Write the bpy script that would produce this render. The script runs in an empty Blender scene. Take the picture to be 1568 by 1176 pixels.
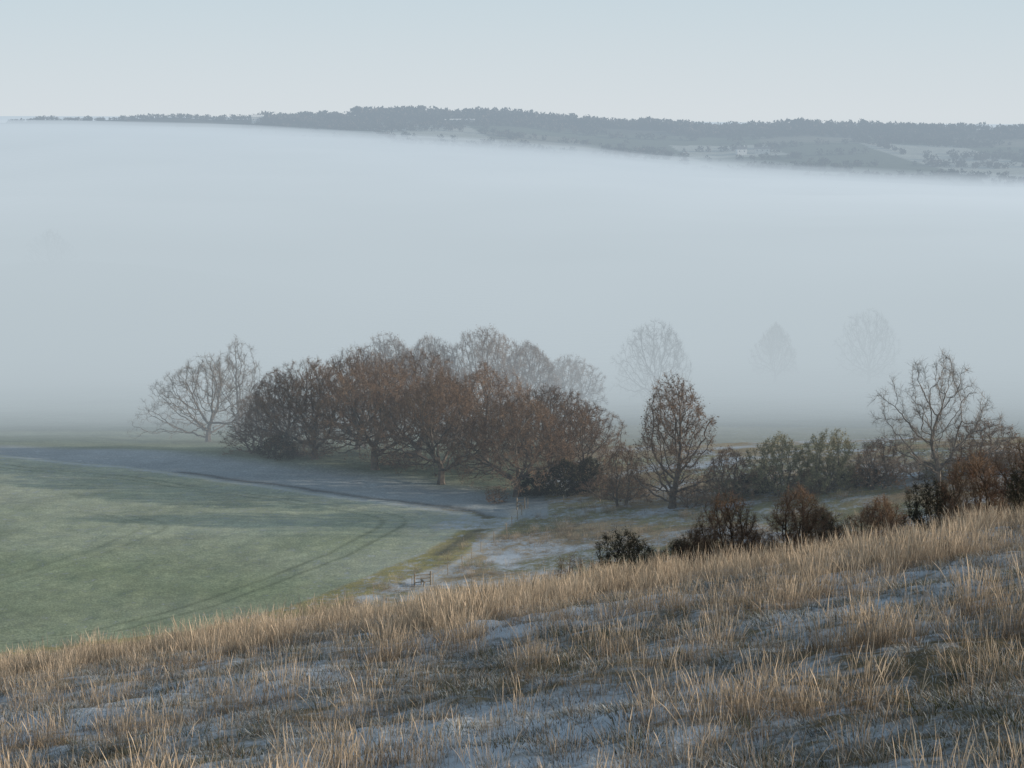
import bpy, math, time, numpy as np
from mathutils import Vector
np.seterr(all='ignore')
scene=bpy.context.scene
scene.view_settings.view_transform='Standard'
scene.view_settings.look='None'
scene.view_settings.exposure=0
col0=scene.collection

# ------------------------------------------------------------ noise helpers
def h2(ix,iy,s):
    n=(ix.astype(np.int64)*374761393+iy.astype(np.int64)*668265263+s*974634777)&0xffffffff
    n=((n^(n>>13))*1274126177)&0xffffffff
    n=((n^(n>>15))*2246822519)&0xffffffff
    n=n^(n>>16)
    return (n&0xffffff)/float(0xffffff)
def vn(x,y,s=0):
    x=np.asarray(x,float);y=np.asarray(y,float)
    ix=np.floor(x);iy=np.floor(y);fx=x-ix;fy=y-iy
    fx=fx*fx*(3-2*fx);fy=fy*fy*(3-2*fy)
    a=h2(ix,iy,s);b=h2(ix+1,iy,s);c=h2(ix,iy+1,s);d=h2(ix+1,iy+1,s)
    return (a*(1-fx)+b*fx)*(1-fy)+(c*(1-fx)+d*fx)*fy
def fbm(x,y,s=0,o=4):
    t=0;a=.5;n=0
    for i in range(o):
        t=t+a*vn(x*2**i,y*2**i,s+i);n+=a;a*=.5
    return t/n
def sst(a,b,x):
    t=np.clip((x-a)/(b-a),0,1);return t*t*(3-2*t)
def smax(a,b,k):
    m=np.maximum(a,b);return m+k*np.log(np.exp((a-m)/k)+np.exp((b-m)/k))

# ------------------------------------------------------------ terrain height
_cu=np.array([-.8,-.262,-.24,-.221,-.198,-.171,-.154,-.12,-.096,-.055,-.0014,.029,.066,.107,.151,.208,.265,.8])
_cz=np.array([-24,-7,-3.5,-5,-3,-1.5,-4,-4,-2,1,-2,-7,-11,-14,-12,-14,-15,-20.])
def height(x,y,detail=True):
    x=np.asarray(x,float);y=np.asarray(y,float)
    yy=np.maximum(y,-30)
    near=-4.1-.1327*yy-.00097*np.where(yy>0,yy*yy,0)+.154*70*np.tanh(x/70)
    near=near+2.4*np.exp(-(yy/8)**2)
    near=near+.7*(fbm(x/14,y/14,3,3)-.5)
    near=np.maximum(near,-140)
    v=-45-27*(1-np.exp(-np.maximum(y-255,0)*.13/27))
    fade=1-sst(203,285,y)
    v=v+.12*5*np.log1p(np.exp(np.clip(x/5,-30,11)))*fade
    v=v+1.2*(fbm(x/45,y/45,11,3)-.5)
    v=v+19*np.exp(-(((x+150)/90)**2+((y-640)/90)**2))
    u=x/np.maximum(y,100)
    zc=np.interp(u,_cu,_cz)
    r=np.where(y<2000,zc-.1*(2000-y),zc-.03*(y-2000))
    r=r+4*(fbm(x/160,y/160,21,3)-.5)*sst(1000,1500,y)
    h=smax(smax(near,v,1.5),r,2.0)
    if detail:
        nf=1-sst(90,150,y)
        h=h+nf*(.28*(fbm(x/.9,y/.9,5,3)-.5)+.25*(vn(x/2.6,y/2.6,8)-.5))
        h=h+(1-nf)*.25*(fbm(x/3,y/3,9,3)-.5)*(1-sst(400,500,y))
    return h
def H1(x,y): return float(height(np.array([x]),np.array([y]))[0])

# field outlines (world metres)
_by=np.array([120,158,164,172,183,193,206,212,214.]); _bx=np.array([-95,-43,-28,-20.6,-14.3,-9,-4.6,-3.6,-5.])
_tx=np.array([-400,-68.7,-49,-30.7,-18,-9,-4.5,-3,20]); _ty=np.array([330,252,243,230,221,215.5,213,210,200.])
def fieldd(x,y):
    a=(np.interp(y,_by,_bx)-x)*.72
    b=(np.interp(x,_tx,_ty)-y)*.9
    k=1.6
    return -k*np.log(np.exp(np.clip(-a/k,-300,300))+np.exp(np.clip(-b/k,-300,300)))
_py=np.array([172,179,186,192,199,206,213.]); _px=np.array([-10.5,-8.3,-6.2,-4.1,-2.2,-.6,.6])

# ------------------------------------------------------------ mesh helpers
def mk_mesh(name,V,faces,mats=None,colors=None,smooth=False,fmat=None):
    me=bpy.data.meshes.new(name)
    V=np.asarray(V,np.float32)
    me.vertices.add(len(V));me.vertices.foreach_set('co',V.ravel())
    tot=[];idx=[];mi=[]
    for k,f in enumerate(faces):
        if len(f)==0: continue
        f=np.asarray(f,np.int32)
        tot.append(np.full(len(f),f.shape[1],np.int32));idx.append(f.ravel())
        mi.append(np.full(len(f),0 if fmat is None else fmat[k],np.int32))
    tot=np.concatenate(tot);idx=np.concatenate(idx);mi=np.concatenate(mi)
    me.loops.add(len(idx));me.loops.foreach_set('vertex_index',idx)
    st=np.concatenate([[0],np.cumsum(tot)[:-1]]).astype(np.int32)
    me.polygons.add(len(tot));me.polygons.foreach_set('loop_start',st)
    try: me.polygons.foreach_set('loop_total',tot)
    except Exception: pass
    me.polygons.foreach_set('material_index',mi)
    me.polygons.foreach_set('use_smooth',np.full(len(tot),smooth,bool))
    me.update(calc_edges=True)
    if colors is not None:
        a=me.color_attributes.new('col','FLOAT_COLOR','POINT')
        C=np.ones((len(V),4),np.float32);C[:,:colors.shape[1]]=colors
        a.data.foreach_set('color',C.ravel())
    for m in (mats or []): me.materials.append(m)
    return me
def add_obj(name,me,loc=(0,0,0),rz=0,sc=(1,1,1),parent=None,coll=None):
    o=bpy.data.objects.new(name,me);o.location=loc;o.rotation_euler=(0,0,rz);o.scale=sc
    (coll or col0).objects.link(o)
    if parent: o.parent=parent
    return o

# ------------------------------------------------------------ materials
def new_mat(name):
    m=bpy.data.materials.new(name);m.use_nodes=True
    nt=m.node_tree;nt.nodes.clear()
    return m,nt,nt.nodes.new('ShaderNodeOutputMaterial')
def L(nt,a,b): nt.links.new(a,b)
def simple_mat(name,c1,c2,scale=3,rough=.9,attr=False,transl=0,rnd=.0,bump=0):
    m,nt,out=new_mat(name)
    bs=nt.nodes.new('ShaderNodeBsdfDiffuse')
    if rough<.5:
        bs=nt.nodes.new('ShaderNodeBsdfPrincipled');bs.inputs['Roughness'].default_value=rough
    tc=nt.nodes.new('ShaderNodeTexCoord');no=nt.nodes.new('ShaderNodeTexNoise')
    no.inputs['Scale'].default_value=scale;no.inputs['Detail'].default_value=1
    L(nt,tc.outputs['Object'],no.inputs['Vector'])
    mx=nt.nodes.new('ShaderNodeMix');mx.data_type='RGBA'
    rr=nt.nodes.new('ShaderNodeMapRange');rr.inputs[1].default_value=.35;rr.inputs[2].default_value=.65
    L(nt,no.outputs['Fac'],rr.inputs[0]);L(nt,rr.outputs[0],mx.inputs['Factor'])
    mx.inputs['A'].default_value=(*c1,1);mx.inputs['B'].default_value=(*c2,1)
    src=mx.outputs['Result']
    if attr:
        at=nt.nodes.new('ShaderNodeAttribute');at.attribute_name='col'
        m2=nt.nodes.new('ShaderNodeMix');m2.data_type='RGBA';m2.blend_type='MULTIPLY';m2.inputs['Factor'].default_value=1
        L(nt,src,m2.inputs['A']);L(nt,at.outputs['Color'],m2.inputs['B']);src=m2.outputs['Result']
    if rnd>0:
        oi=nt.nodes.new('ShaderNodeObjectInfo');hs=nt.nodes.new('ShaderNodeHueSaturation')
        mr=nt.nodes.new('ShaderNodeMapRange');mr.inputs[3].default_value=1-rnd;mr.inputs[4].default_value=1+rnd
        L(nt,oi.outputs['Random'],mr.inputs[0]);L(nt,mr.outputs[0],hs.inputs['Value']);L(nt,src,hs.inputs['Color']);src=hs.outputs['Color']
    L(nt,src,bs.inputs[0])
    if transl>0:
        tr=nt.nodes.new('ShaderNodeBsdfTranslucent');L(nt,src,tr.inputs['Color'])
        ms=nt.nodes.new('ShaderNodeMixShader');ms.inputs[0].default_value=transl
        L(nt,bs.outputs[0],ms.inputs[1]);L(nt,tr.outputs[0],ms.inputs[2]);L(nt,ms.outputs[0],out.inputs['Surface'])
    else: L(nt,bs.outputs[0],out.inputs['Surface'])
    return m
M_bark=simple_mat('frosted_bark',(.11,.098,.088),(.20,.175,.15),1.5,rnd=.15)
M_twig=simple_mat('beech_twigs',(.14,.10,.078),(.28,.20,.14),.3,rnd=.22)
M_twig_grey=simple_mat('grey_twigs',(.13,.115,.10),(.24,.20,.165),.35,rnd=.15)
M_twig_green=simple_mat('lichen_twigs',(.17,.165,.11),(.28,.27,.18),.5,rnd=.2)
M_twig_dark=simple_mat('dark_twigs',(.05,.045,.04),(.11,.085,.065),.8,rnd=.2)
M_twig_red=simple_mat('red_brown_twigs',(.13,.088,.066),(.22,.16,.115),.8,rnd=.2)
M_leaf_br=simple_mat('russet_leaves',(.16,.105,.07),(.28,.185,.115),.5,transl=.3,rnd=.2)
M_leaf_red=simple_mat('hawthorn_berries_leaves',(.20,.10,.07),(.20,.145,.09),1.2,transl=.2,rnd=.2)
M_leaf_dk=simple_mat('ivy_leaves',(.045,.048,.034),(.09,.085,.055),1.2,rnd=.2)
M_leaf_gr=simple_mat('olive_leaves',(.23,.22,.13),(.33,.30,.20),1.,transl=.2,rnd=.2)
M_wood=simple_mat('weathered_wood',(.20,.17,.13),(.30,.26,.21),6)
M_grass=simple_mat('dry_grass',(.75,.75,.75),(1.15,1.12,1.05),1.2,attr=True,transl=.3,rnd=.3)
M_far=simple_mat('distant_foliage',(.7,.7,.7),(1.2,1.2,1.2),.02,attr=True)

# ground material
def ground_mat():
    m,nt,out=new_mat('frosty_ground')
    bs=nt.nodes.new('ShaderNodeBsdfDiffuse')
    at=nt.nodes.new('ShaderNodeAttribute');at.attribute_name='col'
    tc=nt.nodes.new('ShaderNodeTexCoord')
    def noise(sc,det,rough=.6):
        n=nt.nodes.new('ShaderNodeTexNoise');n.inputs['Scale'].default_value=sc;n.inputs['Detail'].default_value=det;n.inputs['Roughness'].default_value=rough
        L(nt,tc.outputs['Object'],n.inputs['Vector']);return n
    n1=noise(.9,4,.7);n2=noise(.12,2);n3=noise(4.0,3,.7)
    def mr(n,a,b,c,d):
        r=nt.nodes.new('ShaderNodeMapRange');r.inputs[1].default_value=a;r.inputs[2].default_value=b;r.inputs[3].default_value=c;r.inputs[4].default_value=d
        L(nt,n,r.inputs[0]);return r.outputs[0]
    def mul(a,b):
        q=nt.nodes.new('ShaderNodeMath');q.operation='MULTIPLY'
        for i,s in enumerate((a,b)):
            if isinstance(s,(int,float)): q.inputs[i].default_value=s
            else: L(nt,s,q.inputs[i])
        return q.outputs[0]
    k=mul(mul(mr(n1.outputs['Fac'],.3,.7,.82,1.18),mr(n2.outputs['Fac'],.3,.7,.88,1.12)),mr(n3.outputs['Fac'],.3,.7,.7,1.3))
    vm=nt.nodes.new('ShaderNodeVectorMath');vm.operation='SCALE'
    L(nt,at.outputs['Color'],vm.inputs[0]);L(nt,k,vm.inputs['Scale'])
    fr=nt.nodes.new('ShaderNodeMath');fr.operation='SUBTRACT'
    nf=mul(mr(n1.outputs['Fac'],.25,.75,0,1),.6)
    nf2=nt.nodes.new('ShaderNodeMath');nf2.operation='ADD';L(nt,nf,nf2.inputs[0]);L(nt,mul(mr(n3.outputs['Fac'],.25,.75,0,1),.4),nf2.inputs[1])
    L(nt,at.outputs['Alpha'],fr.inputs[0]);L(nt,nf2.outputs[0],fr.inputs[1])
    fm=mr(fr.outputs[0],-.18,.22,0,1)
    mx=nt.nodes.new('ShaderNodeMix');mx.data_type='RGBA';L(nt,fm,mx.inputs['Factor'])
    L(nt,vm.outputs[0],mx.inputs['A']);mx.inputs['B'].default_value=(.46,.52,.58,1)
    L(nt,mx.outputs['Result'],bs.inputs[0])
    bp=nt.nodes.new('ShaderNodeBump');bp.inputs['Strength'].default_value=.5;bp.inputs['Distance'].default_value=.12
    L(nt,n3.outputs['Fac'],bp.inputs['Height']);L(nt,bp.outputs[0],bs.inputs['Normal'])
    L(nt,bs.outputs[0],out.inputs['Surface']);return m
M_ground=ground_mat()

# ------------------------------------------------------------ terrain sheet
ys=np.concatenate([np.arange(-20,15,1.),np.arange(15,90,.4),np.arange(90,160,1.),np.arange(160,265,.4),
   np.arange(265,500,3.),np.arange(500,1500,25.),np.arange(1500,2150,6.),np.geomspace(2150,12000,25)])
us=np.concatenate([np.linspace(-1.6,-.33,60)[:-1],np.linspace(-.33,.33,460),np.linspace(.33,1.6,60)[1:]])
U,Y=np.meshgrid(us,ys);OFF=25
X=U*(Y+OFF)
Z=height(X,Y)
ny,nx=X.shape
C=np.zeros((ny,nx,4))
def lay(mask,c,fr):
    global C
    m=mask[...,None];C=C*(1-m)+m*np.array([*c,fr])
lay(np.ones_like(X),(.20,.21,.16),.25)
nm=1-sst(120,160,Y)
n=fbm(X/5,Y/5,31,4)
lay(nm,(.13,.115,.08),.54);C[...,3]+=nm*(n-.5)*.9
rough=(Y>=140)&(Y<260)
lay(rough*1.,(.27,.225,.15),.42)
n=fbm(X/6,Y/4,33,4)
C[...,3]+=rough*(n-.5)*1.1
C[...,:3]*=(1+.5*(fbm(X/9,Y/5,35,3)-.5)[...,None]*rough[...,None])
gp=sst(.50,.6,fbm(X/10,Y/6,37,3))*rough
lay(gp*.6,(.17,.19,.10),.35)
# crop field
d=fieldd(X,Y)
inf=sst(-.3,.3,d)*(Y<330)
mar=sst(-4.0,-3.0,d)*(1-sst(-.3,.4,d))*(Y<209)*sst(150,160,Y)*(X<-4)
lay(mar*.8*(.6+.5*fbm(X/2,Y/2,39,3)),(.27,.26,.11),.25)
ty=np.interp(X,_tx,_ty)
beyond=(Y>ty)*(X<4)*1.
strip=sst(-.3,.4,-d)*beyond*(1-sst(10,20,Y-ty+4*(fbm(X/12,Y/12,41,2)-.5)))
fn=fbm(X/16,Y/9,43,4)
bt=.8+.5*fbm(X/40,Y/10,45,3)
bl=beyond*(1-inf)*(Y<420)
C=C*(1-bl[...,None])+bl[...,None]*np.stack([.19*bt,.22*bt,.16*bt,.12+0*bt],-1)
lay(strip,(.30,.34,.36),.25)  # frosty grey ground with the trees' shadow band painted into its colour
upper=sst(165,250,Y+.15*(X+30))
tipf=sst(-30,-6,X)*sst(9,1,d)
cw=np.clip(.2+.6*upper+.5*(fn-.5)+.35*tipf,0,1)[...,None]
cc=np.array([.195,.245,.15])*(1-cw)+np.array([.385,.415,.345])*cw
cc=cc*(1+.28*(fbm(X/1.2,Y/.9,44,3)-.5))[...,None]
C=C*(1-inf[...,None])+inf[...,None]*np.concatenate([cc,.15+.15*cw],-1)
edge=np.exp(-((d-.5)/.7)**2)*(Y>205)*.7
lay(edge,(.42,.45,.43),.5)
edge2=np.exp(-((d+1.4)/.7)**2)*(Y>192)*.7*(Y<240)
lay(edge2,(.10,.10,.09),.12)
for dd,ww in ((5.2,1.),(6.9,1.),(24,.55),(25.7,.55),(43,.5),(44.7,.5)):
    t=np.exp(-((d-dd-.8*(fbm(X/20,Y/20,51,2)-.5))/.2)**2)*inf*ww*sst(.3,.6,fbm(X/11,Y/11,52,2)+.12)
    lay(t*.5,(.10,.12,.08),.08)
# footpath and frosted hollows
pm=np.exp(-((X-np.interp(Y,_py,_px)-.5*(vn(Y/5,Y*0,61)-.5))/.6)**2)*(Y>174)*(Y<214)
lay(pm*.8,(.42,.38,.29),.5)
pt=sst(.9,.2,((X+.7)/2.2)**2+((Y-189)/5.)**2+1.6*(fbm(X/1.3,Y/1.5,63,4)-.4))
lay(pt*.8,(.3,.32,.33),.8)
pt=sst(1.2,.6,((X+4.5)/5)**2+((Y-206)/3.)**2+.8*(fbm(X/2,Y/2,64,3)-.5))
lay(pt*.7,(.3,.30,.22),.6)
# far farmland patchwork
far=sst(900,1300,Y)
cx=np.floor(X/95+.35*np.sin(Y/140)+.3*vn(X/200,Y/200,2));cy=np.floor(Y/85+.4*vn(X/150,Y/90,71))
hh=h2(cx,cy,77)
fc=np.where((hh<.45)[...,None],np.array([.10,.12,.09,.12]),np.where((hh<.75)[...,None],np.array([.17,.17,.14,.15]),np.array([.34,.36,.33,.2])))
crest_=sst(1880,1950,Y)[...,None]
fc=fc*(1-crest_)+crest_*np.array([.07,.072,.065,.05])
C=C*(1-far[...,None])+far[...,None]*fc
idx=np.arange(ny*nx).reshape(ny,nx)
F=np.stack([idx[:-1,:-1],idx[:-1,1:],idx[1:,1:],idx[1:,:-1]],-1).reshape(-1,4)
C[...,3]=np.clip(C[...,3],0,1)
me=mk_mesh('terrain',np.stack([X,Y,Z],-1).reshape(-1,3),[F],[M_ground],C.reshape(-1,4),smooth=True)
add_obj('terrain_ground',me)

# ------------------------------------------------------------ trees
def tubes(P0,P1,R0,R1,n):
    D=P1-P0;D/=np.linalg.norm(D,axis=1,keepdims=True)+1e-9
    A=np.where(np.abs(D[:,2:3])<.9,np.array([[0,0,1.]]),np.array([[1.,0,0]]))
    S=np.cross(D,A);S/=np.linalg.norm(S,axis=1,keepdims=True)+1e-9
    T=np.cross(D,S)
    an=np.arange(n)*2*math.pi/n
    ring=S[:,None]*np.cos(an)[None,:,None]+T[:,None]*np.sin(an)[None,:,None]
    V=np.concatenate([P0[:,None]+ring*R0[:,None,None],P1[:,None]+ring*R1[:,None,None]],1)
    b=(np.arange(len(P0))*2*n)[:,None,None]
    k=np.arange(n);k2=(k+1)%n
    f=np.stack([k,k2,k2+n,k+n],-1)[None]+b
    return V.reshape(-1,3),f.reshape(-1,4)
sh_dome=lambda s: np.clip(1-np.abs(s*1.12-.28)**2.6/ .84**2.6,0,1)**.55
sh_oval=lambda s: np.sin(np.pi*(.12+.88*s)**.9)**.8
sh_ball=lambda s: np.clip(1-np.abs(s*1.1-.3)**2.4/ .8**2.4,0,1)**.55
sh_lime=lambda s: np.clip(1-(s*.98)**3.6,0,1)**.5*(1-.3*sst(.1,.45,s))
sh_open=lambda s: (1-.66*s**.9)*np.clip(s*6+.3,0,1)
def tree_mesh(name,seed,H,W,th,shape,mats,N=1100,step=.42,dk=.75,di=5,ntw=7,twl=.8,tww=.022,leaves=0,lsz=.09,r0=None,lump=.3,up=.25,stems=1,low=0.,tip=.010,sp=.8,hollow=0.,keep0=.35):
    rng=np.random.default_rng(seed)
    s=rng.random(N)**sp
    a=rng.random(N)*2*np.pi
    ph=rng.random(6)*6.28
    lm=1+lump*(.5*np.sin(2*a+ph[0]+3*s)+.5*np.sin(3*a+ph[1]-4*s)+.4*np.sin(5*a+ph[2]+7*s))
    ex=.45*(1-hollow*np.clip(1-s*1.8,0,1))
    rr=rng.random(N)**ex*W/2*shape(s)*lm
    zb=th*(.75 if low==0 else low)
    zz=zb+s*(H-zb)*(1+lump*.22*np.sin(2*a+ph[3])*s+lump*.15*np.sin(4*a+ph[4]))
    A=np.stack([rr*np.cos(a),rr*np.sin(a),zz],1)
    pos=[];par=[]
    for st in range(stems):
        off=np.zeros(3) if stems==1 else np.append(rng.normal(0,W*.07,2),0)
        p=off.copy();dr=np.array([rng.normal(0,.06),rng.normal(0,.06),1.])
        first=True;n=max(1,int(th/step))
        for i in range(n+1):
            par.append(-1 if first else len(pos)-1);first=False
            pos.append(p.copy());p=p+dr/np.linalg.norm(dr)*step;dr[:2]+=rng.normal(0,.05,2)
    P=np.array(pos);par=list(par)
    alive=np.ones(len(A),bool)
    D=np.linalg.norm(A[:,None]-P[None],axis=2);nd=D.argmin(1);dist=D.min(1)
    for it in range(130):
        m=alive&(dist<di)
        if not m.any():
            m=alive&(dist<di*3)
            if not m.any(): break
        ids=nd[m];v=A[m]-P[ids];v/=np.linalg.norm(v,axis=1,keepdims=True)+1e-9
        uq,inv=np.unique(ids,return_inverse=True)
        acc=np.zeros((len(uq),3));np.add.at(acc,inv,v)
        acc/=np.linalg.norm(acc,axis=1,keepdims=True)+1e-9
        acc+=rng.normal(0,.22,acc.shape)+np.array([0,0,up*.3]);acc/=np.linalg.norm(acc,axis=1,keepdims=True)
        newp=P[uq]+acc*step
        base=len(P);P=np.concatenate([P,newp]);par+=list(uq)
        Dn=np.linalg.norm(A[:,None]-newp[None],axis=2);j=Dn.argmin(1);dm=Dn.min(1)
        b=dm<dist;nd[b]=base+j[b];dist=np.minimum(dist,dm)
        alive&=dist>dk
        if len(P)>7000: break
    par=np.array(par);n=len(P)
    tip=tip*(H/14)**.5
    acc=np.zeros(n);R=np.zeros(n);e=2.6
    for i in range(n-1,-1,-1):
        R[i]=max(acc[i],tip**e)**(1/e)
        if par[i]>=0: acc[par[i]]+=R[i]**e
    tr=r0 or H*.024
    R=np.where(R>tip*1.01,tip+(R-tip)*(tr-tip)/(R[0]-tip),tip)
    fl=np.exp(-P[:,2]/(H*.03));R=R*(1+.5*fl)
    c=np.where(par>=0)[0];p=par[c]
    rp=np.where(R[p]>R[c]*1.6,R[c]*1.25,R[p])
    big=R[c]>.05
    V1,F1=tubes(P[p[big]],P[c[big]],rp[big],R[c[big]],6)
    V2,F2=tubes(P[p[~big]],P[c[~big]],rp[~big],R[c[~big]],3)
    sm=c[R[c]<tip*4.5];sd=P[sm]-P[par[sm]];sd/=np.linalg.norm(sd,axis=1,keepdims=True)
    q=np.repeat(np.arange(len(sm)),ntw)
    if hollow>0:
        hz=P[sm][q][:,2]/H
        q=q[rng.random(len(q))<keep0+(1-keep0)*sst(.25,.6,hz)]
    o=P[sm][q]-sd[q]*(rng.random((len(q),1))*step)
    dr=sd[q]*.7+rng.normal(0,.55,(len(q),3))+np.array([0,0,up]);dr/=np.linalg.norm(dr,axis=1,keepdims=True)
    ln=twl*(.4+.8*rng.random((len(q),1)))
    sd2=np.cross(dr,rng.normal(0,1,dr.shape));sd2/=np.linalg.norm(sd2,axis=1,keepdims=True)
    e1=o+dr*ln
    bend=rng.normal(0,.12,dr.shape)*ln;mid=o+dr*ln*.5+bend
    V3=np.stack([o-sd2*tww/2,o+sd2*tww/2,mid+sd2*tww*.4,mid-sd2*tww*.4,e1],1)
    b=(np.arange(len(q))*5)[:,None]
    F3=np.array([[0,1,2,3]])+b;F3t=np.array([[3,2,4]])+b
    q2=len(q);dr2=dr+rng.normal(0,.6,dr.shape);dr2/=np.linalg.norm(dr2,axis=1,keepdims=True)
    V4=np.stack([mid-sd2*tww*.35,mid+sd2*tww*.35,mid+dr2*ln*.6],1)
    F4=np.array([[0,1,2]])+(np.arange(q2)*3)[:,None]
    Vs=[V1,V2,V3.reshape(-1,3),V4.reshape(-1,3)]
    o1=len(V1);o2=o1+len(V2);o3=o2+V3.shape[0]*5;o4=o3+V4.shape[0]*3
    Fs=[F1,F2+o1,F3+o2,F3t+o2,F4+o3];fm=[0,0 ,1,1,1]
    if leaves:
        k=rng.integers(0,len(e1),leaves);cpt=o[k]+(e1[k]-o[k])*rng.random((leaves,1))+rng.normal(0,.06,(leaves,3))
        a1=rng.normal(0,1,(leaves,3));a1/=np.linalg.norm(a1,axis=1,keepdims=True)
        a2=np.cross(a1,rng.normal(0,1,(leaves,3)));a2/=np.linalg.norm(a2,axis=1,keepdims=True)
        z=lsz*(.6+.8*rng.random((leaves,1)))
        V5=np.stack([cpt-a1*z,cpt+a2*z*.6,cpt+a1*z,cpt-a2*z*.6],1)
        Vs.append(V5.reshape(-1,3));Fs.append(np.array([[0,1,2,3]])+(np.arange(leaves)*4)[:,None]+o4);fm.append(2)
    return mk_mesh(name,np.concatenate(Vs),Fs,mats,fmat=fm)

MB=[M_bark,M_twig,M_leaf_br];MG=[M_bark,M_twig_grey,M_leaf_br];MGr=[M_bark,M_twig_green,M_leaf_gr]
MD=[M_twig_dark,M_twig_dark,M_leaf_dk];MR=[M_twig_dark,M_twig_red,M_leaf_red]
beech=[tree_mesh('beech_%d'%i,10+i,14,16,2.4,sh_dome,MB,N=2300,dk=.6,leaves=5000,ntw=10,twl=.95,tww=.026,low=.85,r0=.48,lump=.3,up=.12,sp=.85,hollow=.65,keep0=.42) for i in range(4)]
oakA=tree_mesh('oak_wide',31,12.5,18,2.6,sh_dome,MG,N=1700,dk=.6,ntw=8,twl=.9,low=.45,lump=.35,r0=.42,sp=1.,hollow=.3)
ashA=tree_mesh('ash_tall',36,15,10,4.0,sh_oval,MG,N=1000,ntw=8,twl=.9,lump=.3,r0=.3)
limeA=tree_mesh('lime_oval',41,14,11.8,2.0,sh_lime,MB,N=2500,dk=.55,ntw=10,twl=.9,leaves=5500,low=.7,lump=.25,r0=.38,hollow=.2,sp=.95)
oakB=tree_mesh('oak_open',54,13,17,3.0,sh_open,MG,N=1150,ntw=8,dk=.72,low=.7,lump=.5,r0=.3,twl=1.0,sp=1.15)
scrubA=tree_mesh('willow_scrub',61,6.8,8.5,.5,sh_ball,MGr,N=1000,step=.3,dk=.5,ntw=8,leaves=5500,lsz=.085,stems=3,low=1.,lump=.3,twl=.6,r0=.12)
scrubB=tree_mesh('field_maple',63,6,7,.5,sh_ball,MB,N=900,step=.3,dk=.5,ntw=9,leaves=1500,stems=3,low=1.,lump=.35,twl=.6,r0=.12)
bushD=tree_mesh('dark_bush',71,2.0,2.8,.1,sh_ball,MD,N=600,step=.12,dk=.2,di=2,ntw=9,twl=.28,tww=.010,leaves=7000,lsz=.028,stems=4,low=1,lump=.4,r0=.04)
bushR=tree_mesh('red_bush',79,3.0,3.4,.1,sh_ball,MR,N=800,step=.15,dk=.22,di=2,ntw=11,twl=.42,tww=.010,leaves=4500,lsz=.028,stems=4,low=1,lump=.3,r0=.05)
bushS=tree_mesh('bare_bush',75,1.6,1.8,.1,sh_ball,MR,N=300,step=.14,dk=.22,di=2,ntw=7,twl=.35,tww=.009,stems=4,low=1,lump=.4,r0=.03)
bushE=tree_mesh('evergreen',77,5,7,.3,sh_ball,MD,N=900,step=.3,dk=.45,ntw=8,twl=.55,leaves=9000,lsz=.10,stems=3,low=1,lump=.35,r0=.1)

cnt=[0]
def plant(name,me,x,y,hs,ws,rz=None,sink=.15):
    cnt[0]+=1
    rz=rz if rz is not None else (cnt[0]*2.399)%6.28
    return add_obj(name,me,(x,y,H1(x,y)-sink),rz,(ws,ws,hs))
# beech clump
for (x,y,h,w,v) in [(-26,248,12.8,13.5,0),(-17.5,240,13.4,15,1),(-8.7,230,13.2,14,2),(.6,221,11.9,15,3),(8.2,224,9.6,9.5,0),
                    (-31,258,10.5,11,2),(-21.0,256,13.6,13,3),(-12.5,250,13.6,14,0),(-3.5,243,12.6,14,1),(5,236,10.6,13,2),(-35,263,7.5,8,1)]:
    plant('beech_tree',beech[v],x,y,h/14,w/16)
# hazy trees behind
for (x,y,h,w,v) in [(-20,308,15.0,14,1),(-13.5,310,14.9,13,3),(-4.3,308,16.0,14,2),(2.5,314,13.6,13,0),(10,330,11,12,1)]:
    plant('beech_tree',beech[v],x,y,h/14,w/16)
plant('oak_tree',oakA,28,370,16/12.5,16/18,1.0)
plant('oak_tree',oakA,-147,610,1.1,.8)
plant('oak_tree',oakA,81,430,1.3,.85,.7);plant('beech_tree',beech[2],60,432,.95,.6,.7)
plant('oak_tree',oakA,-45.5,282,1.0,1.0,2.2)
plant('ash_tree',ashA,-43,295,1.05,.95,.6)
plant('lime_tree',limeA,17.6,206,1.0,1.0,.4)
plant('field_maple_tree',scrubB,12.3,210,1.15,.8)
plant('oak_tree',oakB,45.3,200,1.04,1.0,2.6)
plant('willow_tree',scrubA,29.2,206,1.0,.95);plant('willow_tree',scrubA,34.5,205,.98,.95)
plant('field_maple_tree',scrubB,24.0,207,.98,.85);plant('field_maple_tree',scrubB,39.6,203,.92,1.0);plant('field_maple_tree',scrubB,51,204,1.0,1.2)
# understorey
for (x,y,h,w,k) in [(-35,254,4.0,8,'m'),(-31,250,3.0,6,'e'),(-27,251,2.2,7,'m'),(-14,243,1.9,6,'m'),
                    (6.2,219,4.2,6,'e'),(9.0,220,4.0,5,'e'),(2.5,222,2.4,5,'e'),(-1.8,217.5,2.0,3,'m'),(13.5,214,2.5,5,'m'),(10.5,216,2.6,5,'m'),
                    (-20,264,4,8,'m'),(-8,258,4,8,'m'),(-28,264,4,8,'m'),(2,248,4,8,'m')]:
    if k=='e': plant('holly_bush',bushE,x,y,h/5,w/7)
    else: plant('hazel_bush',scrubB,x,y,h/6,w/7)
rng=np.random.default_rng(5)
for i in range(13):
    x=20+i*3.1+rng.normal(0,.5);y=207-.1*i+rng.normal(0,1.5)
    plant('hedgerow_bush',[scrubB,scrubA,bushE,scrubB][i%4],x,y,(1.8+1.3*rng.random())/6,(4+2*rng.random())/7)
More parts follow.
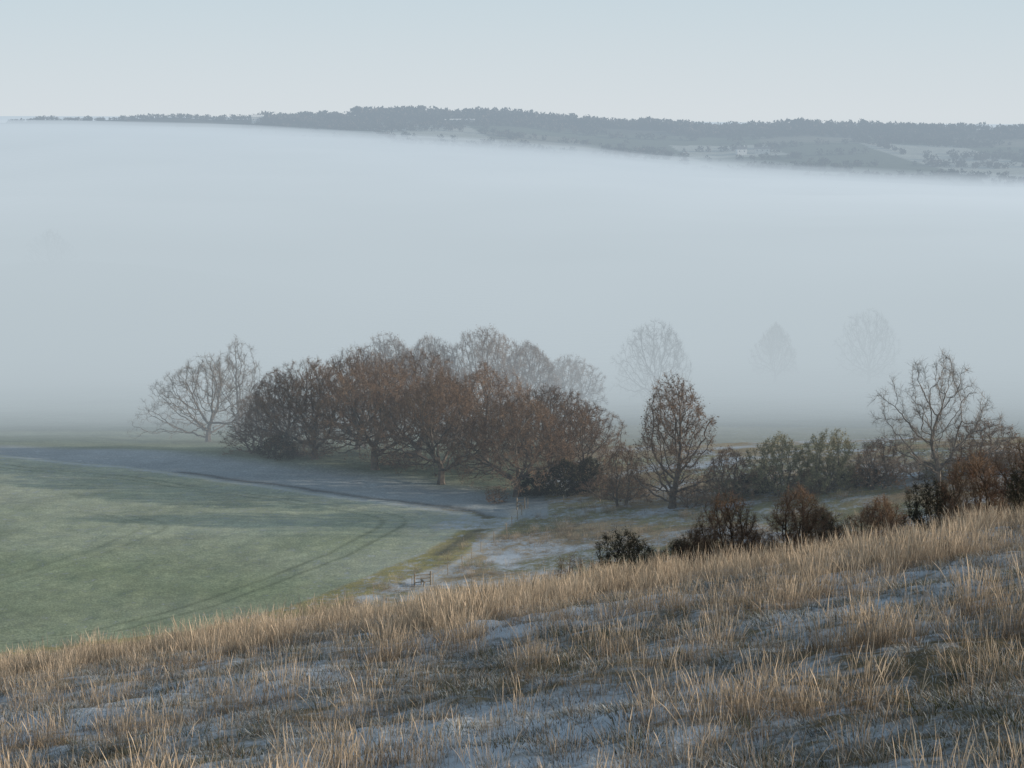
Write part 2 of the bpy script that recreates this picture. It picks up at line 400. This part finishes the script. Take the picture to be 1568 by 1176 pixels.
# hawthorns on the brow
for (x,y,h,w,k) in [(4.3,70,2.1,2.5,'d'),(7.1,71,1.9,2.0,'r'),(8.1,70,2.7,2.4,'r'),(10.7,70,2.6,2.6,'r'),(2.1,68,1.5,1.4,'s'),(17.2,70,2.9,3.0,'r'),
                    (19.0,68,3.4,3.4,'r'),(12.7,73,1.7,2.,'s'),(14.4,73,2.1,2.6,'r'),(6.5,72,1.6,2.0,'d'),(9.4,73,1.6,1.9,'r'),(3.3,71,1.4,1.5,'s'),
                    (18.4,66,2.2,2.6,'d'),(16.0,71,2.2,2.4,'d'),(11.8,72,1.8,2.2,'d'),(5.4,72,1.4,1.5,'s'),(13.6,70,1.5,1.8,'s')]:
    me={'d':bushD,'r':bushR,'s':bushS}[k];b={'d':(2,2.8),'r':(3,3.4),'s':(1.6,1.8)}[k]
    plant('hawthorn_bush',me,x,y,h/b[0],w/b[1])

# ------------------------------------------------------------ distant woodland on the ridge
rng=np.random.default_rng(9)
def wood_pts():
    n=30000
    y=rng.uniform(1500,2040,n);u=rng.uniform(-.45,.45,n);x=u*y
    m=fbm(x/120,y/55,91,3)
    crest=(y>1950)&(y<2015)&(u>-.13)&(fbm(x/60,y/60,92,2)>.27)
    patch=(m>.56)&(u>-.14)
    lane=(np.abs(((y+35*np.sin(x/90.))%78)-39)<1.6)&(u>-.2)
    lane2=(np.abs(((x+.3*y)%120)-60)<1.5)&(u>-.1)
    left=(y>1985)&(y<2012)&(u<=-.13)&(u>-.262)
    k=(crest&(rng.random(n)<.9))|(patch&(rng.random(n)<.6))|lane|lane2|left
    return x[k],y[k],crest[k]|left[k],u[k]
wx,wy,wc,wu=wood_pts()
wz=height(wx,wy,False)
nT=len(wx);K=30
sz=np.where(wc,rng.uniform(.7,1.3,nT)*(.75+.5*vn(wx/30,wy/30,96)),rng.uniform(.45,1.,nT));sz=np.where(wu<-.13,sz*(.35+.5*vn(wx/22,wy*0,95)),sz)
dv=rng.normal(0,1,(nT,K,3));dv/=np.linalg.norm(dv,axis=2,keepdims=True);dv*=rng.random((nT,K,1))**.4
cen=np.stack([wx,wy,wz],1)[:,None]+(dv*np.array([4.2,4.2,3.6])+np.array([0,0,3.3]))*sz[:,None,None]
a1=rng.normal(0,1,(nT,K,3));a1/=np.linalg.norm(a1,axis=2,keepdims=True)
a2=np.cross(a1,rng.normal(0,1,(nT,K,3)));a2/=np.linalg.norm(a2,axis=2,keepdims=True)
q=1.3*sz[:,None,None]*rng.uniform(.6,1.3,(nT,K,1))
V=np.stack([cen-a1*q,cen+a1*q*.5+a2*q,cen+a1*q*.5-a2*q],2).reshape(-1,3)
tc=np.array([[.065,.058,.057],[.053,.056,.05],[.08,.065,.058]])[rng.integers(0,3,nT)]*rng.uniform(.7,1.3,(nT,1))
Cc=np.repeat(tc,K*3,axis=0)
me=mk_mesh('woodland',V,[np.arange(len(V)).reshape(-1,3)],[M_far],Cc)
add_obj('distant_woodland',me)

# ------------------------------------------------------------ buildings on the ridge
M_white=simple_mat('white_render',(.72,.72,.70),(.82,.81,.79),.5);M_roof=simple_mat('slate_roof',(.10,.10,.11),(.16,.15,.16),1.)
M_win=simple_mat('window_glass',(.04,.05,.06),(.06,.07,.08),1.,rough=.2)
M_tin=simple_mat('pale_sheet_roof',(.5,.5,.48),(.6,.6,.57),.5)
def boxmesh(name,x0,x1,y0,y1,z0,z1,mat):
    V=[(x,y,z) for x in (x0,x1) for y in (y0,y1) for z in (z0,z1)]
    F=[(0,1,3,2),(4,6,7,5),(0,4,5,1),(2,3,7,6),(0,2,6,4),(1,5,7,3)]
    return mk_mesh(name,V,[F],[mat])
def house(name,x,y,w,d,h,rh,wall,roof,rz=0,dz=0):
    e=bpy.data.objects.new(name,None);e.location=(x,y,H1(x,y)-.5+dz);e.rotation_euler=(0,0,rz);col0.objects.link(e)
    add_obj('walls',boxmesh('walls',-w/2,w/2,-d/2,d/2,-dz,h,wall),parent=e)
    o=.4
    V=[(-w/2-o,-d/2-o,h),(w/2+o,-d/2-o,h),(w/2+o,d/2+o,h),(-w/2-o,d/2+o,h),(-w/2-o,0,h+rh),(w/2+o,0,h+rh)]
    add_obj('roof',mk_mesh('roof',[(a,b,c+.01) for a,b,c in V],[[(0,1,5,4),(2,3,4,5),(3,2,1,0)],[(0,4,3),(1,2,5)]],[roof]),parent=e)
    k=max(2,int(w/4))
    for i in range(k):
        cx=-w/2+(i+.5)*w/k
        add_obj('window_%d'%i,boxmesh('window',cx-.5,cx+.5,-d/2-.05,-d/2-.003,h*.45,h*.45+1.2,M_win),parent=e)
    add_obj('chimney',boxmesh('chimney',w*.3,w*.3+.8,-.4,.4,h+rh*.5,h+rh+1.,wall),parent=e)
house('farmhouse',-259,1965,12,7,5,2.5,M_white,M_white,.1,1.5)
house('barn',-52,1925,30,9,2.6,1.2,M_tin,M_white,.05,1)
house('farmhouse',212,1780,9,7,4.5,2.5,M_white,M_roof,.1,1)
house('barn',232,1785,14,8,3.5,2.,M_tin,M_roof,-.1,1)

# ------------------------------------------------------------ grass tufts (instanced)
def blades(rng,n,R,h,hv,w,prof,lean,wind,cb,ct,cv):
    S=np.array([0,.4,.8,1.]);prof=np.array(prof)
    a=rng.random(n)*6.283;r=R*np.sqrt(rng.random(n))
    base=np.stack([r*np.cos(a),r*np.sin(a),np.full(n,-.03)],1)
    hh=h*(1-hv*rng.random(n))
    ld=np.stack([np.cos(a),np.sin(a)],1)*lean*(rng.random((n,1))*.8+.2)*(r[:,None]/R+.3)+np.array(wind)+rng.normal(0,.12,(n,2))
    f=rng.random(n)*6.283;side=np.stack([np.cos(f),np.sin(f),0*f],1)
    ww=w*(.6+.8*rng.random(n))
    V=[];
    for s,p in zip(S,prof):
        c=base+np.concatenate([ld*(s**1.8)*hh[:,None],(hh*(s-.25*np.linalg.norm(ld,axis=1)*s*s))[:,None]],1)
        V+= [c-side*(ww*p/2)[:,None],c+side*(ww*p/2)[:,None]]
    V=np.stack(V,1)
    b=(np.arange(n)*8)[:,None]
    F=np.concatenate([np.array([[2*i,2*i+1,2*i+3,2*i+2]])+b for i in range(3)])
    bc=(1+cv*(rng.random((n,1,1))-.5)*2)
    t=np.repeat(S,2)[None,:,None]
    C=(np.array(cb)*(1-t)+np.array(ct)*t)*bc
    return V.reshape(-1,3),F,C.reshape(-1,3)
gc=bpy.data.collections.new('grass_tufts')
rng=np.random.default_rng(3)
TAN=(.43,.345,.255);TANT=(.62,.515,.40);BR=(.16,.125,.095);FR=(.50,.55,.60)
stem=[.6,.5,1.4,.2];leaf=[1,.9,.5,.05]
def tuft(name,parts):
    Vs=[];Fs=[];Cs=[];o=0
    for p in parts:
        V,F,C=blades(rng,*p);Vs.append(V);Fs.append(F+o);Cs.append(C);o+=len(V)
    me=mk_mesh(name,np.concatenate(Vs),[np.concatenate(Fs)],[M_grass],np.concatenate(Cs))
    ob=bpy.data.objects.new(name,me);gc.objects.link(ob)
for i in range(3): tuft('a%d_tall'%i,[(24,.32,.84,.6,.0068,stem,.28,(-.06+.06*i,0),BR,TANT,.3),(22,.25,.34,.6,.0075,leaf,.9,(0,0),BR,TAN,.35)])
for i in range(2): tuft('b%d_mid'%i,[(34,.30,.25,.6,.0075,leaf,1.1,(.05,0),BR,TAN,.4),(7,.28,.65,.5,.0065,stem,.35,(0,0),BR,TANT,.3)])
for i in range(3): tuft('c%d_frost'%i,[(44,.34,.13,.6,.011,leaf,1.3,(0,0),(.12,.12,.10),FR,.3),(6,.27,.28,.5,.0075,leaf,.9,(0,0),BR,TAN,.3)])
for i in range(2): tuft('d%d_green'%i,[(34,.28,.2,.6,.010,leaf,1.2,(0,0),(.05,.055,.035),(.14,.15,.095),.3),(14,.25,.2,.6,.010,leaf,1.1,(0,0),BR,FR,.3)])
def scatter(name,x,y,idx,sc):
    z=height(x,y)
    me=bpy.data.meshes.new(name);me.vertices.add(len(x));me.vertices.foreach_set('co',np.stack([x,y,z],1).astype(np.float32).ravel())
    for nm,tp,arr in (('idx','INT',idx.astype(np.int32)),('sc','FLOAT',sc.astype(np.float32)),('rz','FLOAT',(np.random.default_rng(1).random(len(x))*6.28).astype(np.float32))):
        at=me.attributes.new(nm,tp,'POINT');at.data.foreach_set('value',arr)
    me.update();o=add_obj(name,me)
    ng=bpy.data.node_groups.new(name,'GeometryNodeTree')
    ng.interface.new_socket('Geometry',in_out='INPUT',socket_type='NodeSocketGeometry');ng.interface.new_socket('Geometry',in_out='OUTPUT',socket_type='NodeSocketGeometry')
    N=ng.nodes;gi=N.new('NodeGroupInput');go=N.new('NodeGroupOutput')
    ci=N.new('GeometryNodeCollectionInfo');ci.inputs['Collection'].default_value=gc;ci.inputs['Separate Children'].default_value=True;ci.inputs['Reset Children'].default_value=True
    ip=N.new('GeometryNodeInstanceOnPoints');ip.inputs['Pick Instance'].default_value=True
    def na(n,t):
        q=N.new('GeometryNodeInputNamedAttribute');q.data_type=t;q.inputs['Name'].default_value=n;return q.outputs['Attribute']
    cx=N.new('ShaderNodeCombineXYZ')
    K=ng.links.new
    K(gi.outputs[0],ip.inputs['Points']);K(ci.outputs[0],ip.inputs['Instance']);K(na('idx','INT'),ip.inputs['Instance Index'])
    K(na('rz','FLOAT'),cx.inputs[2]);K(cx.outputs[0],ip.inputs['Rotation']);K(na('sc','FLOAT'),ip.inputs['Scale']);K(ip.outputs[0],go.inputs[0])
    md=o.modifiers.new('scatter','NODES');md.node_group=ng
    return o
n=35000
y=np.sqrt(rng.uniform(13**2,88**2,n));u=rng.uniform(-.36,.36,n);x=u*(y+6)
keep=rng.random(n)<np.clip(1.2-y/110,.3,1);x=x[keep];y=y[keep];n=len(x)
g=fbm(x/1.7+.12*y,y/1.2,101,3);g2=fbm(x/12,y/8,103,3)
band=sst(30,52,y)
tall=g+.35*(g2-.5)+.04*band-.035
r=rng.random(n)
idx=np.where(tall>.62,rng.integers(0,3,n),np.where(tall>.54,rng.integers(3,5,n),np.where(r<.75,rng.integers(5,8,n),rng.integers(8,10,n))))
idx=np.where((idx>=3)&(r>.945),rng.integers(0,3,n),idx)
sc=rng.uniform(.5,1.2,n)*np.where(idx<3,.85+.4*sst(.6,.75,tall),1.)
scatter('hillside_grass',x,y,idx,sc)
n=12000
y=rng.uniform(150,222,n);x=rng.uniform(-45,70,n)
dd=fieldd(x,y);g=fbm(x/4,y/3,111,3)
k=(dd<-2.2)&(np.abs(x-np.interp(y,_py,_px))>.9)&((y<216)|(x>0))&(g>.40)
x=x[k];y=y[k];g=g[k];n=len(x)
idx=np.where(g>.57,rng.integers(0,3,n),rng.integers(3,8,n))
scatter('rough_pasture_grass',x,y,idx,rng.uniform(.8,1.4,n))

# ------------------------------------------------------------ stiles, posts and fence
def beam(p0,p1,w):
    P0=np.array([p0],float);P1=np.array([p1],float)
    V,F=tubes(P0,P1,np.array([w]),np.array([w*.92]),4)
    return V,np.concatenate([F,[[0,3,2,1]],[[4,5,6,7]]])
def joined(name,beams):
    Vs=[];Fs=[];o=0
    for b in beams:
        V,F=beam(*b);Vs.append(V);Fs.append(F+o);o+=len(V)
    return mk_mesh(name,np.concatenate(Vs),[np.concatenate(Fs)],[M_wood])
def stile(name,x,y,rz,w=1.8):
    e=bpy.data.objects.new(name,None);e.location=(x,y,H1(x,y));e.rotation_euler=(0,0,rz);col0.objects.link(e)
    add_obj('posts',joined('posts',[((s*w/2,0,-.3),(s*w/2,0,1.35),.08) for s in (-1,1)]+[((0,.5,-.3),(0,.5,.45),.07),((0,-.5,-.3),(0,-.5,.45),.07)]),parent=e)
    add_obj('rails',joined('rails',[((-w/2,.02,z),(w/2,.02,z+.02),.045) for z in (.35,.7,1.05)]),parent=e)
    add_obj('step',joined('step',[((0,-.7,.47),(0,.7,.47),.12)]),parent=e)
stile('wooden_stile',-8.6,179.5,.3,1.6);stile('wooden_stile',1.0,213.2,.2,.9)
def fence(name,pts,sp=3.):
    bs=[];prev=None
    for (x0,y0),(x1,y1) in zip(pts[:-1],pts[1:]):
        k=max(1,int(math.hypot(x1-x0,y1-y0)/sp))
        for i in range(k):
            x=x0+(x1-x0)*i/k;y=y0+(y1-y0)*i/k;z=H1(x,y)
            hh=1.1+.1*math.sin(i*7.3);bs.append(((x,y,z-.3),(x+.03*math.sin(i*5),y,z+hh),.04))
            if prev:
                for q in (.45,.9): bs.append(((prev[0],prev[1],prev[2]+q),(x,y,z+q),.008))
            prev=(x,y,z)
    add_obj(name,joined(name,bs))
fence('post_and_wire_fence',[(-7.6,180),(-5,187),(-3.2,193),(-.6,201),(.6,207),(1.6,213)])
fence('post_and_wire_fence',[(-9.6,179),(-13,175),(-18,171),(-24,164)])
fence('post_and_wire_fence',[(1.8,213.5),(10,213),(17,211),(26,210),(40,208),(60,205)],4)

# ------------------------------------------------------------ air and mist: stacked homogeneous layers, one above the other
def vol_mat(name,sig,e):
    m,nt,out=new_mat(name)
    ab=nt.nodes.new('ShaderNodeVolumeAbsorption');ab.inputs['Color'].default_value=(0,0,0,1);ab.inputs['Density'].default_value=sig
    em=nt.nodes.new('ShaderNodeEmission');em.inputs['Color'].default_value=(*[v/sig for v in e],1);em.inputs['Strength'].default_value=sig  # self-glow stands in for sun and sky light scattered by the mist
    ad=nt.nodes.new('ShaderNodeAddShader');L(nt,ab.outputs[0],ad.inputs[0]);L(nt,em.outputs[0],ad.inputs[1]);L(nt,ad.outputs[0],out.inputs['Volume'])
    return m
_fu=np.array([-.8,-.231,-.164,-.113,-.062,-.0115,.0325,.073,.127,.175,.265,.8]);_fz=np.array([-4,-4.5,-7,-11,-16,-21,-26,-33,-39.5,-44,-50,-60.])
def fog_top(x,y):
    u=x/np.maximum(y,60)
    tf=np.interp(u,_fu,_fz);tn=-24+0*u
    w=sst(300,1700,y)
    return tn*(1-w)+tf*w+ (4.5*(fbm(x/120,y/120,131,3)-.5)*(1-.5*w))+2.4*(fbm(x/35,y/60,133,2)-.5)
fy=np.concatenate([np.arange(110,210,20.),np.arange(210,380,12.),np.arange(380,700,30),np.arange(700,2300,90),np.geomspace(2300,11000,7)])
fu=np.linspace(-1.3,1.3,110)
Uf,Yf=np.meshgrid(fu,fy);Xf=Uf*(Yf+OFF)
surfs=[]
for k in range(4):
    y0=222+24*k
    wob=24*(fbm(Xf/50,Xf*0+k*.3,141,3)-.5)
    q=Yf-y0+wob
    surfs.append(fog_top(Xf,Yf)-3.5*k-30*np.exp(-np.maximum(q,0)/30)+.7*np.minimum(q,0))
surfs=[np.maximum(surfs[0]+.3,150-260*sst(1700,2250,Yf))]+surfs
surfs.append(np.full_like(Xf,-320.))
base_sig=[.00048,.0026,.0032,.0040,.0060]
base_col=[(.45,.55,.64),(.71,.79,.85),(.54,.615,.665),(.395,.465,.485),(.31,.36,.375)]  # sunlit mist top painted in: upper mist layers glow brighter than lower ones
cs=0;ce=np.zeros(3)
ny_,nx_=Xf.shape;i=np.arange(ny_*nx_).reshape(ny_,nx_);o=ny_*nx_
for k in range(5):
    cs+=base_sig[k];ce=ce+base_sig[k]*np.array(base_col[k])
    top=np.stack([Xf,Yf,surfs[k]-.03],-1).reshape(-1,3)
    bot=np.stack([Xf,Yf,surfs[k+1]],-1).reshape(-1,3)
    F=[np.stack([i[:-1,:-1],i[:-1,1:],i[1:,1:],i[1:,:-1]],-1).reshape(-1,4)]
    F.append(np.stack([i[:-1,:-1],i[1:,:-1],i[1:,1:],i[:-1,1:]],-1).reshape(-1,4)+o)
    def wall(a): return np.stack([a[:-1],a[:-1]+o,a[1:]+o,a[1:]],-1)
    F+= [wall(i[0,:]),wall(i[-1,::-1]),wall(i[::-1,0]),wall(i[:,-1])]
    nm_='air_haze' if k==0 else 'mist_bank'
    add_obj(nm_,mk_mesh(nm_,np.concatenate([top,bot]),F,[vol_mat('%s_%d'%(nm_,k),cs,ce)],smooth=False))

# ------------------------------------------------------------ sky, sun, camera
EL=math.radians(14);AZ=math.radians(94)
w=bpy.data.worlds.new('World');scene.world=w;w.use_nodes=True
nt=w.node_tree;nt.nodes.clear()
out=nt.nodes.new('ShaderNodeOutputWorld');bg=nt.nodes.new('ShaderNodeBackground');sk=nt.nodes.new('ShaderNodeTexSky')
sk.sky_type='NISHITA';sk.sun_disc=False;sk.sun_elevation=EL;sk.sun_rotation=AZ;sk.altitude=150;sk.air_density=1.;sk.dust_density=1.;sk.ozone_density=1.5
tc=nt.nodes.new('ShaderNodeTexCoord');sx=nt.nodes.new('ShaderNodeSeparateXYZ');nt.links.new(tc.outputs['Generated'],sx.inputs[0])
mr=nt.nodes.new('ShaderNodeMapRange');mr.inputs[1].default_value=0;mr.inputs[2].default_value=.6;mr.inputs[3].default_value=.88;mr.inputs[4].default_value=.2
nt.links.new(sx.outputs[2],mr.inputs[0])
m2=nt.nodes.new('ShaderNodeMapRange');m2.inputs[1].default_value=0;m2.inputs[2].default_value=.07;m2.inputs[3].default_value=0;m2.inputs[4].default_value=1
nt.links.new(sx.outputs[2],m2.inputs[0])
hc=nt.nodes.new('ShaderNodeMix');hc.data_type='RGBA';nt.links.new(m2.outputs[0],hc.inputs['Factor'])
hc.inputs['A'].default_value=(11.0,10.8,10.3,1);hc.inputs['B'].default_value=(7.9,9.2,9.7,1)
mx=nt.nodes.new('ShaderNodeMix');mx.data_type='RGBA';nt.links.new(mr.outputs[0],mx.inputs['Factor'])
nt.links.new(sk.outputs[0],mx.inputs['A']);nt.links.new(hc.outputs['Result'],mx.inputs['B'])
nt.links.new(mx.outputs['Result'],bg.inputs[0]);nt.links.new(bg.outputs[0],out.inputs[0])
bg.inputs[1].default_value=.10
sd=bpy.data.lights.new('sun','SUN');sd.energy=5.;sd.angle=math.radians(.6);sd.color=(1,.85,.68)
so=bpy.data.objects.new('sun',sd);col0.objects.link(so)
dv=Vector((math.sin(AZ)*math.cos(EL),math.cos(AZ)*math.cos(EL),math.sin(EL)))
so.rotation_euler=dv.to_track_quat('Z','Y').to_euler();so.location=(60,10,60)
cd=bpy.data.cameras.new('camera');cd.sensor_width=36;cd.lens=67.2;cd.clip_start=.1;cd.clip_end=30000
co=bpy.data.objects.new('camera',cd);co.rotation_euler=(math.radians(82),0,0);col0.objects.link(co);scene.camera=co
print('done',len(bpy.data.objects))
